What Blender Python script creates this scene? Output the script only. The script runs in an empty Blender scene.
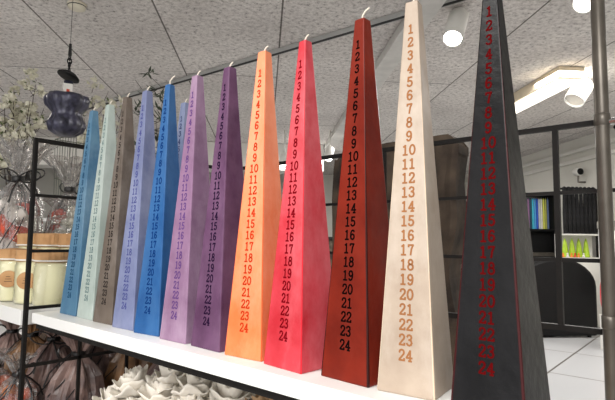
import bpy, bmesh, math, random
from mathutils import Vector, Matrix, noise
random.seed(7)
C = bpy.context.scene.collection
PI = math.pi
CZ = 1.0                      # camera height
S = CZ - 0.1628               # top of the shelf the candles stand on
CEIL = CZ + 1.5
K = 1.5/1.4
# ------------------------------------------------------------------ camera
F_PX, PITCH, ROLL, YAW = 490.1, 0.084876, 0.011683, math.radians(40.3)
_f = Vector((0, math.cos(PITCH), math.sin(PITCH))); _u = Vector((0, -math.sin(PITCH), math.cos(PITCH))); _x = Vector((1, 0, 0))
_X = math.cos(ROLL)*_x + math.sin(ROLL)*_u; _U = -math.sin(ROLL)*_x + math.cos(ROLL)*_u
RZ = Matrix.Rotation(YAW, 3, 'Z')
F, X, U = RZ@_f, RZ@_X, RZ@_U
O = Vector((0, 0, CZ))
cam = bpy.data.objects.new('camera', bpy.data.cameras.new('camera')); C.objects.link(cam)
cam.data.sensor_fit = 'HORIZONTAL'; cam.data.sensor_width = 36; cam.data.lens = F_PX/615*36
cam.data.clip_start = 0.02; cam.data.clip_end = 100
M = Matrix((X, U, -F)).transposed().to_4x4(); M.translation = O; cam.matrix_world = M
bpy.context.scene.camera = cam
def at(px, py, t):            # point seen at pixel px,py at depth t
    return O + (F + X*(px-307.5)/F_PX - U*(py-200)/F_PX)*t
def onz(px, py, z):
    d = at(px, py, 1)-O; return O + d*((z-CZ)/d.z)
# room axes: A runs away from the camera, B to its right (the shelf stands at an angle in the room)
A = Vector((-0.711, 0.703, 0)).normalized(); B = Vector((0.703, 0.711, 0)).normalized()
ROOM = math.atan2(B.y, B.x)
def ab(a, b, z): p = A*a + B*b; p.z = z; return p
def onb(px, py, b):
    d = at(px, py, 1)-O; return O + d*(b/d.dot(B))
def ona(px, py, a):
    d = at(px, py, 1)-O; return O + d*(a/d.dot(A))

# ------------------------------------------------------------------ materials
def lin(c): return tuple(((v/255/12.92) if v/255 <= .04045 else ((v/255+.055)/1.055)**2.4) for v in c)+(1,)
def node(nt, typ, **kw):
    n = nt.nodes.new(typ)
    for k, v in kw.items(): setattr(n, k, v)
    return n
def mat(name, col, rough=.5, metal=0, var=None, scale=12, bump=0, bscale=60, emit=None, estr=0, alpha=None, trans=0, sss=0, coat=0, spec=.5):
    m = bpy.data.materials.new(name); m.use_nodes = True; nt = m.node_tree; p = nt.nodes['Principled BSDF']
    p.inputs['Base Color'].default_value = lin(col); p.inputs['Roughness'].default_value = rough; p.inputs['Metallic'].default_value = metal
    tc = node(nt, 'ShaderNodeTexCoord')
    n = node(nt, 'ShaderNodeTexNoise'); n.inputs['Scale'].default_value = scale; n.inputs['Detail'].default_value = 6
    nt.links.new(tc.outputs['Object'], n.inputs['Vector'])
    r = node(nt, 'ShaderNodeValToRGB'); r.color_ramp.elements[0].position = .35; r.color_ramp.elements[1].position = .68
    v = var or tuple(min(255, c*1.06) for c in col)
    r.color_ramp.elements[0].color = lin(col); r.color_ramp.elements[1].color = lin(v)
    nt.links.new(n.outputs['Fac'], r.inputs['Fac']); nt.links.new(r.outputs['Color'], p.inputs['Base Color'])
    if bump:
        b = node(nt, 'ShaderNodeBump'); b.inputs['Strength'].default_value = bump; b.inputs['Distance'].default_value = .004
        n2 = node(nt, 'ShaderNodeTexNoise'); n2.inputs['Scale'].default_value = bscale; n2.inputs['Detail'].default_value = 5
        nt.links.new(tc.outputs['Object'], n2.inputs['Vector']); nt.links.new(n2.outputs['Fac'], b.inputs['Height']); nt.links.new(b.outputs['Normal'], p.inputs['Normal'])
    if emit: p.inputs['Emission Color'].default_value = lin(emit); p.inputs['Emission Strength'].default_value = estr
    p.inputs['Specular IOR Level'].default_value = spec
    if trans: p.inputs['Transmission Weight'].default_value = trans
    if alpha is not None: p.inputs['Alpha'].default_value = alpha
    if sss: p.inputs['Subsurface Weight'].default_value = sss; p.inputs['Subsurface Radius'].default_value = (.01, .006, .004); p.inputs['Subsurface Scale'].default_value = 1
    if coat: p.inputs['Coat Weight'].default_value = coat
    return m
def film(name, tint, gloss, rough, bscale=25, milk=0.0):
    m = bpy.data.materials.new(name); m.use_nodes = True; nt = m.node_tree; nt.nodes.clear()
    o = node(nt, 'ShaderNodeOutputMaterial'); mx = node(nt, 'ShaderNodeMixShader'); t = node(nt, 'ShaderNodeBsdfTransparent'); g = node(nt, 'ShaderNodeBsdfGlossy')
    t.inputs['Color'].default_value = lin(tint); g.inputs['Roughness'].default_value = rough
    tc = node(nt, 'ShaderNodeTexCoord'); n = node(nt, 'ShaderNodeTexNoise'); n.inputs['Scale'].default_value = bscale; n.inputs['Detail'].default_value = 3
    nt.links.new(tc.outputs['Object'], n.inputs['Vector'])
    b = node(nt, 'ShaderNodeBump'); b.inputs['Strength'].default_value = .9; b.inputs['Distance'].default_value = .02
    nt.links.new(n.outputs['Fac'], b.inputs['Height']); nt.links.new(b.outputs['Normal'], g.inputs['Normal'])
    lw = node(nt, 'ShaderNodeLayerWeight'); lw.inputs['Blend'].default_value = gloss; nt.links.new(b.outputs['Normal'], lw.inputs['Normal'])
    nt.links.new(lw.outputs['Facing'], mx.inputs[0])
    df = node(nt, 'ShaderNodeBsdfDiffuse'); df.inputs['Color'].default_value = (.8, .8, .8, 1); m1 = node(nt, 'ShaderNodeMixShader'); m1.inputs[0].default_value = milk
    nt.links.new(t.outputs[0], m1.inputs[1]); nt.links.new(df.outputs[0], m1.inputs[2]); nt.links.new(m1.outputs[0], mx.inputs[1]); nt.links.new(g.outputs[0], mx.inputs[2]); nt.links.new(mx.outputs[0], o.inputs[0])
    return m
black = mat('black_metal', (17, 15, 14), .6, 0, (26, 23, 21), 30, spec=.25)
polem = mat('pole_metal', (92, 87, 80), .35, .45, (108, 102, 94), 20)
chrome = mat('chrome', (205, 205, 205), .2, 1)
white_board = mat('white_laminate', (238, 238, 236), .4, 0, (244, 244, 242), 4)
white_paint = mat('white_paint', (222, 220, 214), .6, 0, (230, 229, 224), 3)
cream_paint = mat('cream_enamel', (222, 208, 182), .45)
black_plastic = mat('black_plastic', (16, 16, 17), .5, spec=.3)
black_cloth = mat('black_cloth', (20, 20, 22), .9, 0, (36, 36, 39), 20, .5, 40)
glass = film('clear_glass', (247, 249, 246), .25, .05, 8)
cello = film('cellophane', (232, 230, 228), .5, .14, 34, .06)
kraft = mat('kraft_paper', (176, 132, 88), .8, 0, (196, 154, 108), 30, .3, 50)
cream_wax = mat('cream_wax', (238, 230, 192), .5, 0, (244, 237, 204), 8)
ribbon = mat('black_ribbon', (18, 16, 17), .35)
lamp_glow = mat('lamp_glow', (255, 255, 255), .5, emit=(255, 250, 240), estr=14)
tube_glow = mat('tube_glow', (255, 255, 255), .5, emit=(255, 246, 228), estr=1.8)
wood_dark = mat('weathered_wood', (40, 32, 27), .9, 0, (96, 82, 68), 9, .9, 22)
leafm = mat('leaf_green', (78, 92, 58), .6, 0, (112, 122, 78), 20)
olive = mat('olive_leaf', (52, 62, 48), .6, 0, (84, 94, 76), 20)
stemm = mat('brown_stem', (58, 46, 36), .8)
petalm = mat('blossom_petal', (200, 198, 178), .7, 0, (226, 222, 206), 40)
wickm = mat('wick', (226, 218, 204), .9)

# ------------------------------------------------------------------ mesh helpers
def new(name, bm, m, parent=None, smooth=False, bevel=0):
    bmesh.ops.recalc_face_normals(bm, faces=bm.faces)
    me = bpy.data.meshes.new(name); bm.to_mesh(me); bm.free()
    if m: me.materials.append(m)
    if smooth:
        for p in me.polygons: p.use_smooth = True
    o = bpy.data.objects.new(name, me); C.objects.link(o)
    if parent: o.parent = parent
    if bevel:
        b = o.modifiers.new('bevel', 'BEVEL'); b.width = bevel; b.segments = 2; b.limit_method = 'ANGLE'
    return o
def tag(o, label, cat, group=None, kind=None):
    o['label'] = label; o['category'] = cat
    if group: o['group'] = group
    if kind: o['kind'] = kind
    return o
def thing(name, loc, label, cat, group=None, rz=0):
    o = bpy.data.objects.new(name, None); C.objects.link(o); o.location = loc; o.rotation_euler = (0, 0, rz); o.empty_display_size = .05
    return tag(o, label, cat, group)
def struct(o): o['kind'] = 'structure'; return o
def box(bm, x0, x1, y0, y1, z0, z1, mtx=None):
    vs = [bm.verts.new((x, y, z)) for z in (z0, z1) for y in (y0, y1) for x in (x0, x1)]
    for f in ((0, 1, 3, 2), (4, 5, 7, 6), (0, 1, 5, 4), (2, 3, 7, 6), (0, 2, 6, 4), (1, 3, 7, 5)): bm.faces.new([vs[i] for i in f])
    if mtx: bmesh.ops.transform(bm, matrix=mtx, verts=vs)
    return vs
def frame_of(d):
    d = d.normalized(); a = Vector((0, 0, 1)) if abs(d.z) < .9 else Vector((1, 0, 0)); x = d.cross(a).normalized(); return x, d.cross(x).normalized()
def tube(bm, pts, rad, n=8, cap=True):
    pts = [Vector(p) for p in pts]; rings = []
    rr = rad if isinstance(rad, (list, tuple)) else [rad]*len(pts)
    for i, p in enumerate(pts):
        d = (pts[min(i+1, len(pts)-1)] - pts[max(i-1, 0)])
        x, y = frame_of(d)
        if rings and x.dot(px_) < 0: x, y = -x, -y
        px_ = x
        rings.append([bm.verts.new(p + rr[i]*(math.cos(2*PI*k/n)*x + math.sin(2*PI*k/n)*y)) for k in range(n)])
    for a, b in zip(rings, rings[1:]):
        for k in range(n): bm.faces.new((a[k], a[(k+1) % n], b[(k+1) % n], b[k]))
    if cap: bm.faces.new(rings[0]); bm.faces.new(rings[-1])
def lathe(bm, prof, n=32, wob=None, mtx=None, cap0=True, cap1=True):
    rings = []; vs = []
    for i, (r, z) in enumerate(prof):
        ring = []
        for k in range(n):
            a = 2*PI*k/n; rr = r*(wob(a, z) if wob else 1)
            ring.append(bm.verts.new((rr*math.cos(a), rr*math.sin(a), z)))
        rings.append(ring); vs += ring
    for a, b in zip(rings, rings[1:]):
        for k in range(n): bm.faces.new((a[k], a[(k+1) % n], b[(k+1) % n], b[k]))
    if cap0: bm.faces.new(rings[0])
    if cap1: bm.faces.new(rings[-1])
    if mtx: bmesh.ops.transform(bm, matrix=mtx, verts=vs)
    return vs
def axis_matrix(p, d):
    x, y = frame_of(d); m = Matrix((x, -y if x.cross(y).dot(d) < 0 else y, d.normalized())).transposed().to_4x4(); m.translation = p; return m
BM = bmesh.new

# ================================================================== THE ROOM
def room_obj(name, bm, m):
    o = new(name, bm, m); o.rotation_euler = (0, 0, ROOM); return struct(o)
# local x = B, local y = A
def ceiling_mat():
    m = bpy.data.materials.new('wood_wool_ceiling'); m.use_nodes = True; nt = m.node_tree; p = nt.nodes['Principled BSDF']; p.inputs['Roughness'].default_value = .95
    tc = node(nt, 'ShaderNodeTexCoord')
    n = node(nt, 'ShaderNodeTexNoise'); n.inputs['Scale'].default_value = 30; n.inputs['Detail'].default_value = 8; n.inputs['Roughness'].default_value = .8
    nt.links.new(tc.outputs['Object'], n.inputs['Vector'])
    r = node(nt, 'ShaderNodeValToRGB'); e = r.color_ramp.elements; e[0].position = .34; e[1].position = .60
    e[0].color = lin((70, 66, 65)); e[1].color = lin((246, 242, 238)); k = e.new(.45); k.color = lin((214, 209, 205))
    nt.links.new(n.outputs['Fac'], r.inputs['Fac'])
    n3 = node(nt, 'ShaderNodeTexNoise'); n3.inputs['Scale'].default_value = 1.6; n3.inputs['Detail'].default_value = 3
    nt.links.new(tc.outputs['Object'], n3.inputs['Vector'])
    r3 = node(nt, 'ShaderNodeValToRGB'); r3.color_ramp.elements[0].position = .3; r3.color_ramp.elements[1].position = .7
    r3.color_ramp.elements[0].color = (.80, .79, .79, 1); r3.color_ramp.elements[1].color = (1, 1, 1, 1); nt.links.new(n3.outputs['Fac'], r3.inputs['Fac'])
    mp = node(nt, 'ShaderNodeMapping'); mp.inputs['Rotation'].default_value = (0, 0, PI/2); mp.inputs['Location'].default_value = (4.1*K, -.085*K, 0); nt.links.new(tc.outputs['Object'], mp.inputs['Vector'])
    bk = node(nt, 'ShaderNodeTexBrick', offset=0.5, squash=1.0)
    bk.inputs['Scale'].default_value = 1; bk.inputs['Brick Width'].default_value = 3.6; bk.inputs['Row Height'].default_value = .765*K
    bk.inputs['Mortar Size'].default_value = .007; bk.inputs['Mortar Smooth'].default_value = .3
    bk.inputs['Color1'].default_value = (1, 1, 1, 1); bk.inputs['Color2'].default_value = (.93, .93, .93, 1); bk.inputs['Mortar'].default_value = (.22, .21, .2, 1)
    nt.links.new(mp.outputs[0], bk.inputs['Vector'])
    def mul(a, b):
        x = node(nt, 'ShaderNodeMix', data_type='RGBA', blend_type='MULTIPLY'); x.inputs[0].default_value = 1
        nt.links.new(a, x.inputs[6]); nt.links.new(b, x.inputs[7]); return x.outputs[2]
    nt.links.new(mul(mul(r.outputs['Color'], r3.outputs['Color']), bk.outputs['Color']), p.inputs['Base Color'])
    b = node(nt, 'ShaderNodeBump'); b.inputs['Strength'].default_value = .6; b.inputs['Distance'].default_value = .01
    nt.links.new(n.outputs['Fac'], b.inputs['Height']); nt.links.new(b.outputs['Normal'], p.inputs['Normal'])
    return m
WR = 4.4; WL = -11
bm = BM(); box(bm, WL, WR+.1, -3, 10.9, CEIL, CEIL+.1); room_obj('ceiling', bm, ceiling_mat())
def floor_mat():
    m = bpy.data.materials.new('floor_tiles'); m.use_nodes = True; nt = m.node_tree; p = nt.nodes['Principled BSDF']; p.inputs['Roughness'].default_value = .35
    tc = node(nt, 'ShaderNodeTexCoord'); mp = node(nt, 'ShaderNodeMapping'); mp.inputs['Rotation'].default_value = (0, 0, ROOM); mp.inputs['Location'].default_value = (.2, .25, 0)
    nt.links.new(tc.outputs['Object'], mp.inputs['Vector'])
    bk = node(nt, 'ShaderNodeTexBrick', offset=0.0); bk.inputs['Scale'].default_value = 1; bk.inputs['Brick Width'].default_value = .9; bk.inputs['Row Height'].default_value = .9
    bk.inputs['Mortar Size'].default_value = .008; bk.inputs['Color1'].default_value = lin((172, 173, 175)); bk.inputs['Color2'].default_value = lin((166, 167, 169)); bk.inputs['Mortar'].default_value = lin((92, 87, 82))
    nt.links.new(mp.outputs[0], bk.inputs['Vector']); nt.links.new(bk.outputs['Color'], p.inputs['Base Color'])
    return m
bm = BM(); box(bm, WL, WR+.1, -3, 10.9, -.1, 0); room_obj('floor', bm, floor_mat())
wallm = mat('wall_paint', (214, 212, 204), .8, 0, (220, 218, 211), 2)
bm = BM(); box(bm, WR, WR+.1, -3, 10.8, 0, CEIL); room_obj('wall_right', bm, wallm)
bm = BM(); box(bm, WL, WR, 10.8, 10.9, 0, CEIL); room_obj('wall_back', bm, wallm)
bm = BM(); box(bm, WL-.1, WL, -3, 10.9, 0, CEIL); room_obj('wall_left', bm, wallm)

bm = BM(); box(bm, .3, WR, -3.1, -3, 0, CEIL); room_obj('front_light_block', bm, wallm)  # unseen half wall added to cut the open-front light from the right
# white conduits along the right wall
for i, (py, h) in enumerate(((146, .05), (156.5, .05))):
    z = onb(592, py, WR-.06).z; bm = BM(); box(bm, WR-.05, WR-.001, .5, 10.75, z-h/2, z+h/2)
    o = new('cable_conduit', bm, white_paint, bevel=.006); o.rotation_euler = (0, 0, ROOM)
    tag(o, ('upper', 'lower')[i]+' of the two white cable conduits along the right wall', 'conduit', 'wall conduits')
# grey light track across the ceiling
p0 = onz(186, 80.4, CEIL-.03); p1 = onz(403, 17, CEIL-.03); d = (p1-p0).normalized(); n_ = Vector((-d.y, d.x, 0))
trackm = mat('track_aluminium', (168, 168, 166), .6, 0)
t = thing('light_track', p0, 'long grey metal light track running diagonally under the ceiling', 'track', rz=math.atan2(d.y, d.x))
bm = BM(); box(bm, -3, 5.5, -.028, .028, 0, .03); new('rail', bm, trackm, t, bevel=.003)
bm = BM(); box(bm, -3, 5.5, -.014, .014, -.002, .003); new('slot', bm, black_plastic, t)
# white boxed duct
bm = BM(); box(bm, .84*K, .98*K, 2.45*K, 7.4, CEIL-.07, CEIL-.002); o = new('ceiling_duct', bm, mat('duct_paint', (206, 204, 200), .7), bevel=.004); o.rotation_euler = (0, 0, ROOM)
tag(o, 'white boxed duct under the ceiling rising behind the brown and cream candles', 'duct')
bm = BM(); box(bm, -5.9, .84*K, 7.45, 7.8, CEIL-.42, CEIL-.002); o = new('ceiling_beam', bm, white_paint, bevel=.01); o.rotation_euler = (0, 0, ROOM)
tag(o, 'pale boxed beam crossing the far ceiling behind the plum and orange candles', 'beam')
# fluorescent fixture
la = onz(572, 66, CEIL); a0 = la.dot(A); b0 = la.dot(B)
t = thing('fluorescent_light', ab(a0+.75, b0, CEIL), 'long cream fluorescent ceiling light behind the black candle', 'ceiling light', rz=ROOM)
bm = BM(); box(bm, -.115, .115, -.75, .75, -.10, -.002); new('housing', bm, cream_paint, t, bevel=.006)
bm = BM(); box(bm, -.095, .095, -.70, .70, -.118, -.099); new('diffuser', bm, tube_glow, t, bevel=.006)
# smoke detector
q = onz(77, 4, CEIL)
t = thing('smoke_detector', q, 'round white smoke detector on the ceiling at the upper left', 'smoke detector')
bm = BM(); lathe(bm, [(.058, 0), (.058, -.012), (.050, -.032), (.03, -.04)], 40); new('body', bm, mat('detector_white', (214, 208, 190), .5), t, True)
bm = BM(); lathe(bm, [(.0545, -.021), (.0565, -.019), (.0565, -.016), (.056, -.014)], 40, cap0=False, cap1=False); new('vent_slot', bm, black_plastic, t)

# spot heads
def spot_head(face, top, r, label, lit, power=0, target=None):
    face, top = Vector(face), Vector(top); d = (face-top); L = d.length; m = axis_matrix(top, d)
    t = thing('spotlight', (top.x, top.y, CEIL), label, 'spotlight', 'track spotlights' if lit else None)
    inv = Matrix.Translation(-t.location)
    bm = BM(); lathe(bm, [(r*.35, -r*.1), (r*.9, 0), (r, r*.25), (r, L), (r*.9, L), (r*.86, L-.012)], 36, cap1=False, mtx=inv@m); new('lamp_housing', bm, white_paint, t, True)
    bm = BM(); lathe(bm, [(r*.87, L-.014), (r*.5, L-.011)], 36, mtx=inv@m); new('lens', bm, lamp_glow if lit else mat('lens_off', (226, 220, 208), .4), t)
    bm = BM(); tube(bm, [(0, 0, 0), top+d.normalized()*L*.3-t.location], .012); new('stem', bm, white_paint, t, True)
    if power:
        ld = bpy.data.lights.new('spot_beam', 'SPOT'); ld.energy = power; ld.spot_size = math.radians(95); ld.spot_blend = .8; ld.shadow_soft_size = r*.8; ld.color = (1, .97, .92)
        lo = bpy.data.objects.new('spot_beam', ld); C.objects.link(lo); lo.location = face + d.normalized()*.01
        dd = (Vector(target)-lo.location) if target else d
        lo.rotation_euler = dd.to_track_quat('-Z', 'Y').to_euler()
spot_head(at(452.5, 39, 3.0), at(459, 15, 3.14), .062, 'white cylinder spotlight shining between the cream and the black candle', True, 25, (-.6, 2.0, 0))
spot_head(at(584, 4, 2.75), at(590, -18, 2.86), .062, 'white cylinder spotlight at the top right, partly behind the grey pole', True, 25, (.6, 2.6, 0))
spot_head(at(574, 101, 4.3), at(584, 84, 4.35), .085, 'unlit white spotlight below the end of the fluorescent light', False)
spot_head(at(218, 98, 5.4), at(219, 88, 5.5), .036, 'small lit spotlight between the lilac and the plum candle', True)
spot_head(at(282.5, 165, 6.5), at(285, 155, 6.6), .06, 'small lit spotlight seen between the orange and the red candle', True)
spot_head(at(328, 159, 6.5), at(330, 149, 6.6), .06, 'small lit spotlight seen between the red and the brown candle', True)

# ================================================================== SHELVING RACK
R_ = .0048
US, VF, VB = -1.212, .449, 1.04       # side frame, front plane, back plane
ZB = [S+.392-.129*k for k in range(4)]   # bar heights above and at the shelf
def add_post(bm, u, v, z0, z1, r=R_): box(bm, u-r, u+r, v-r, v+r, z0, z1)
t = thing('metal_rack', (US, VF, 0), 'black metal grid rack standing around the shelf of pyramid candles', 'rack')
def local(bm): bmesh.ops.translate(bm, vec=-t.location, verts=bm.verts); return bm
ZT = S+.392
Z2 = .50
for v in (VF, VB):
    bm = BM(); add_post(bm, US, v, 0, ZT+R_); new('post', local(bm), black, t, bevel=.0015)
for v in (.576, .702, .83):
    bm = BM(); add_post(bm, US, v, .25, S-.03, .0035); new('wire', local(bm), black, t)
for k in range(7):
    z = ZT-.129*k
    r = R_ if k == 0 else .0035
    bm = BM(); box(bm, US-r, US+r, VF+R_, VB-R_, z-r, z+r); new('side_bar', local(bm), black, t)
for z, r in ((ZT, .0048), (ZT-.129, .0034), (ZT-.258, .0038), (S+.006, .0052), (.25, .0048)):
    bm = BM(); box(bm, US+R_, .62, VB-r, VB+r, z-r, z+r); new('back_bar', local(bm), black, t)
for u in (-.634, -.244, .146, .6):
    bm = BM(); add_post(bm, u, VB, S+.0115, ZT-R_, .0042 if u != -.244 else .005); new('back_post', local(bm), black, t)
bm = BM(); box(bm, US+.045, -.16, VF+.006, VF+.022, S-.034, S-.0225); new('front_rail', local(bm), black, t)
# low wire shelf frame
bm = BM(); box(bm, US+R_, -.16, VF-.008, VF+.008, Z2-.04, Z2-.022); new('front_rail', local(bm), black, t)
# thick pole with clamp
pp = (-.157, 1.00)
t2 = thing('steel_pole', (pp[0], pp[1], 0), 'thick grey steel pole rising from floor to ceiling at the right', 'pole')
bm = BM(); lathe(bm, [(.0118, 0), (.0118, CEIL-.001)], 28); new('tube', bm, polem, t2, True)
bm = BM(); lathe(bm, [(.0122, -.011), (.0132, -.010), (.0132, .010), (.0122, .011)], 28, mtx=Matrix.Translation((0, 0, ZT-.005))); new('clamp', bm, polem, t2, True)
bm = BM(); tube(bm, [(.010, 0, ZT-.010), (.022, -.003, ZT-.010)], .006, 12); tube(bm, [(.022, -.003, ZT-.010), (.028, -.004, ZT-.010)], .008, 6); new('bolt', bm, chrome, t2)
bm = BM(); tube(bm, [(.022, 0, ZT-.018), (.085, -.02, ZT-.085)], .007, 8); new('brace', bm, black, t2)
bm = BM(); lathe(bm, [(.0122, -.011), (.0132, -.010), (.0132, .010), (.0122, .011)], 28, mtx=Matrix.Translation((0, 0, S+.03))); new('clamp', bm, polem, t2, True)
bm = BM(); tube(bm, [(.015, -.004, S+.03), (.04, -.006, S+.03)], .008, 8); new('bolt', bm, polem, t2)

# boards
bm = BM(); box(bm, -1.172, -.148, VF-.002, .567, S-.022, S); o = new('shelf_board', bm, white_board, bevel=.0012)
tag(o, 'white shelf board carrying the row of pyramid candles', 'shelf')
bm = BM(); box(bm, -2.9, -1.236, VF-.002, .95, S-.036, S-.0004); o = new('shelf_board', bm, white_board, bevel=.0012)
tag(o, 'white shelf board at the far left, under the jars', 'shelf')
for x0_, x1_, lb_ in ((-2.9, US-.008, 'lower board left of the side frame under the wrapped bundles'), (US+.008, -.15, 'lower board below the candle shelf under the tissue heap')):
    bm = BM(); box(bm, x0_, x1_, VF+.02, 1.32, Z2-.021, Z2-.001); o = new('shelf_board', bm, white_board, bevel=.0012)
    tag(o, lb_, 'shelf')
bm = BM(); box(bm, -1.172, -.55, .572, .86, S-.022, S); o = new('shelf_board', bm, white_board, bevel=.0012)
tag(o, 'white board behind the candle row, under the blue-grey candle', 'shelf')
bm = BM(); box(bm, -2.9, -1.0, 1.33, 1.35, .001, S-.04); o = new('rear_shade_sheet', bm, black_plastic, bevel=.002)  # dark sheet added to give the darkness below the left shelf
tag(o, 'added dark panel standing in for shade behind the lower board', 'panel')
# supports of the left board
for u in (-2.88, -2.3):
    for v in (.47, .93):
        bm = BM(); add_post(bm, u, v, 0, S-.037 if v < .5 else S-.037); o = new('shelf_post', bm, black)
        tag(o, 'black post holding the left shelf board, hidden outside the view', 'post', 'posts of the left shelf')

# ================================================================== CANDLES
def arc(cx, cy, rx, ry, n=20): return [(cx+rx*math.cos(2*PI*k/n), cy+ry*math.sin(2*PI*k/n)) for k in range(n+1)]
G = {
 '0': [arc(3, 5, 2.5, 4.6)],
 '1': [[(3, .3), (3, 9.6), (1.2, 8.2)], [(.9, .3), (5.1, .3)]],
 '2': [[(.7, 7.2), (1, 8.8), (2, 9.5), (3.2, 9.7), (4.6, 9.1), (5.2, 7.6), (4.7, 5.9), (2.8, 3.6), (.9, 1.2), (.7, .3)], [(.6, .4), (5.4, .4), (5.4, 2)]],
 '3': [[(.8, 7.9), (1.5, 9.3), (3, 9.7), (4.6, 9), (5, 7.4), (4.3, 5.9), (2.6, 5.3), (4.6, 4.7), (5.3, 2.8), (4.6, 1), (3, .3), (1.4, .7), (.6, 2.1)]],
 '4': [[(4, .3), (4, 9.6), (.5, 3.1), (5.8, 3.1)], [(2.6, .3), (5.3, .3)]],
 '5': [[(5, 9.5), (1.4, 9.5), (1.1, 5.4), (2.8, 6), (4.6, 5.3), (5.3, 3.2), (4.6, 1.1), (2.8, .3), (1.2, .8), (.6, 2.1)]],
 '6': [[(5, 8.2), (4.3, 9.4), (3.1, 9.7), (1.6, 8.8), (.8, 6.5), (.7, 3.5), (1.4, 1.1), (3, .3), (4.6, 1.1), (5.3, 3.1), (4.6, 5), (3, 5.7), (1.4, 5), (.8, 3.8)]],
 '7': [[(.8, 7.9), (.8, 9.5), (5.3, 9.5), (3.7, 5.8), (2.9, .3)]],
 '8': [arc(3, 7.4, 1.9, 2.2), arc(3, 2.8, 2.4, 2.6)],
}
G['9'] = [[(6-x, 10-y) for x, y in G['6'][0]]]
def stroke(bm, pts, w, tf):
    for si, ((x0, y0), (x1, y1)) in enumerate(zip(pts, pts[1:])):
        up_ = .00022+.00004*(si % 3)+.00002*(len(pts) % 3)
        d = Vector((x1-x0, y1-y0)); L = d.length
        if L < 1e-6: continue
        d /= L; n = Vector((-d.y, d.x))*w; e = d*w*.55
        q = [Vector((x0, y0))-e+n, Vector((x0, y0))-e-n, Vector((x1, y1))+e-n, Vector((x1, y1))+e+n]
        lo = [bm.verts.new(tf(p.x, p.y, -.0003)) for p in q]; hi = [bm.verts.new(tf(p.x, p.y, up_)) for p in q]
        bm.faces.new(hi)
        for k in range(4): bm.faces.new((lo[k], lo[(k+1) % 4], hi[(k+1) % 4], hi[k]))
def wax(name, col, var, edge=None, rough=.42, wb=.07, wt=.0143, H=.45, eth=.9):
    m = mat(name, col, rough, 0, var, 22, .22, 55, spec=.18 if sum(col) < 200 else .35)
    nt = m.node_tree; p = nt.nodes['Principled BSDF']
    src = p.inputs['Base Color'].links[0].from_socket
    # large frosted bloom patches with a shape of their own
    tc = node(nt, 'ShaderNodeTexCoord'); n = node(nt, 'ShaderNodeTexNoise'); n.inputs['Scale'].default_value = 7; n.inputs['Detail'].default_value = 7; n.inputs['Roughness'].default_value = .7
    mp = node(nt, 'ShaderNodeMapping'); mp.inputs['Scale'].default_value = (1, 1, .5); mp.inputs['Location'].default_value = (random.random()*9, random.random()*9, random.random()*9)
    nt.links.new(tc.outputs['Object'], mp.inputs[0]); nt.links.new(mp.outputs[0], n.inputs['Vector'])
    r = node(nt, 'ShaderNodeValToRGB'); r.color_ramp.elements[0].position = .44; r.color_ramp.elements[0].color = (0, 0, 0, 1); r.color_ramp.elements[1].position = .64; r.color_ramp.elements[1].color = (.55, .55, .55, 1)
    nt.links.new(n.outputs['Fac'], r.inputs['Fac'])
    mx = node(nt, 'ShaderNodeMix', data_type='RGBA'); nt.links.new(r.outputs['Color'], mx.inputs[0]); nt.links.new(src, mx.inputs[6])
    kb = .34 if sum(var) > 300 else (.14 if sum(var) > 190 else .05); mx.inputs[7].default_value = lin(tuple(c*(1-kb)+250*kb for c in var)); out = mx.outputs[2]
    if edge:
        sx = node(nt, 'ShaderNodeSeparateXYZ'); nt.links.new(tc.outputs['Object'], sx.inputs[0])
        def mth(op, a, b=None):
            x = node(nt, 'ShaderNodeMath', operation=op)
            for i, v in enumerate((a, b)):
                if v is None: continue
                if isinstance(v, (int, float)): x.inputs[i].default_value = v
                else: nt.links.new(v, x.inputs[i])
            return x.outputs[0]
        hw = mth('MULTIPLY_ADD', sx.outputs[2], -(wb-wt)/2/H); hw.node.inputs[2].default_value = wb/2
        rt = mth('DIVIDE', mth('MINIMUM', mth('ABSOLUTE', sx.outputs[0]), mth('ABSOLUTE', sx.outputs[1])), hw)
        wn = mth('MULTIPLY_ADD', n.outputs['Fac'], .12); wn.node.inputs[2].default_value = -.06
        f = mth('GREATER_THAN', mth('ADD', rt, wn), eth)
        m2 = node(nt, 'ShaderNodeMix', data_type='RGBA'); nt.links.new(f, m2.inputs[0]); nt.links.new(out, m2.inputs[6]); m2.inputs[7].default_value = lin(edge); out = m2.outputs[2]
    nt.links.new(out, p.inputs['Base Color'])
    return m
WB, WT, HH = .07038, .014288, .45
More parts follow.
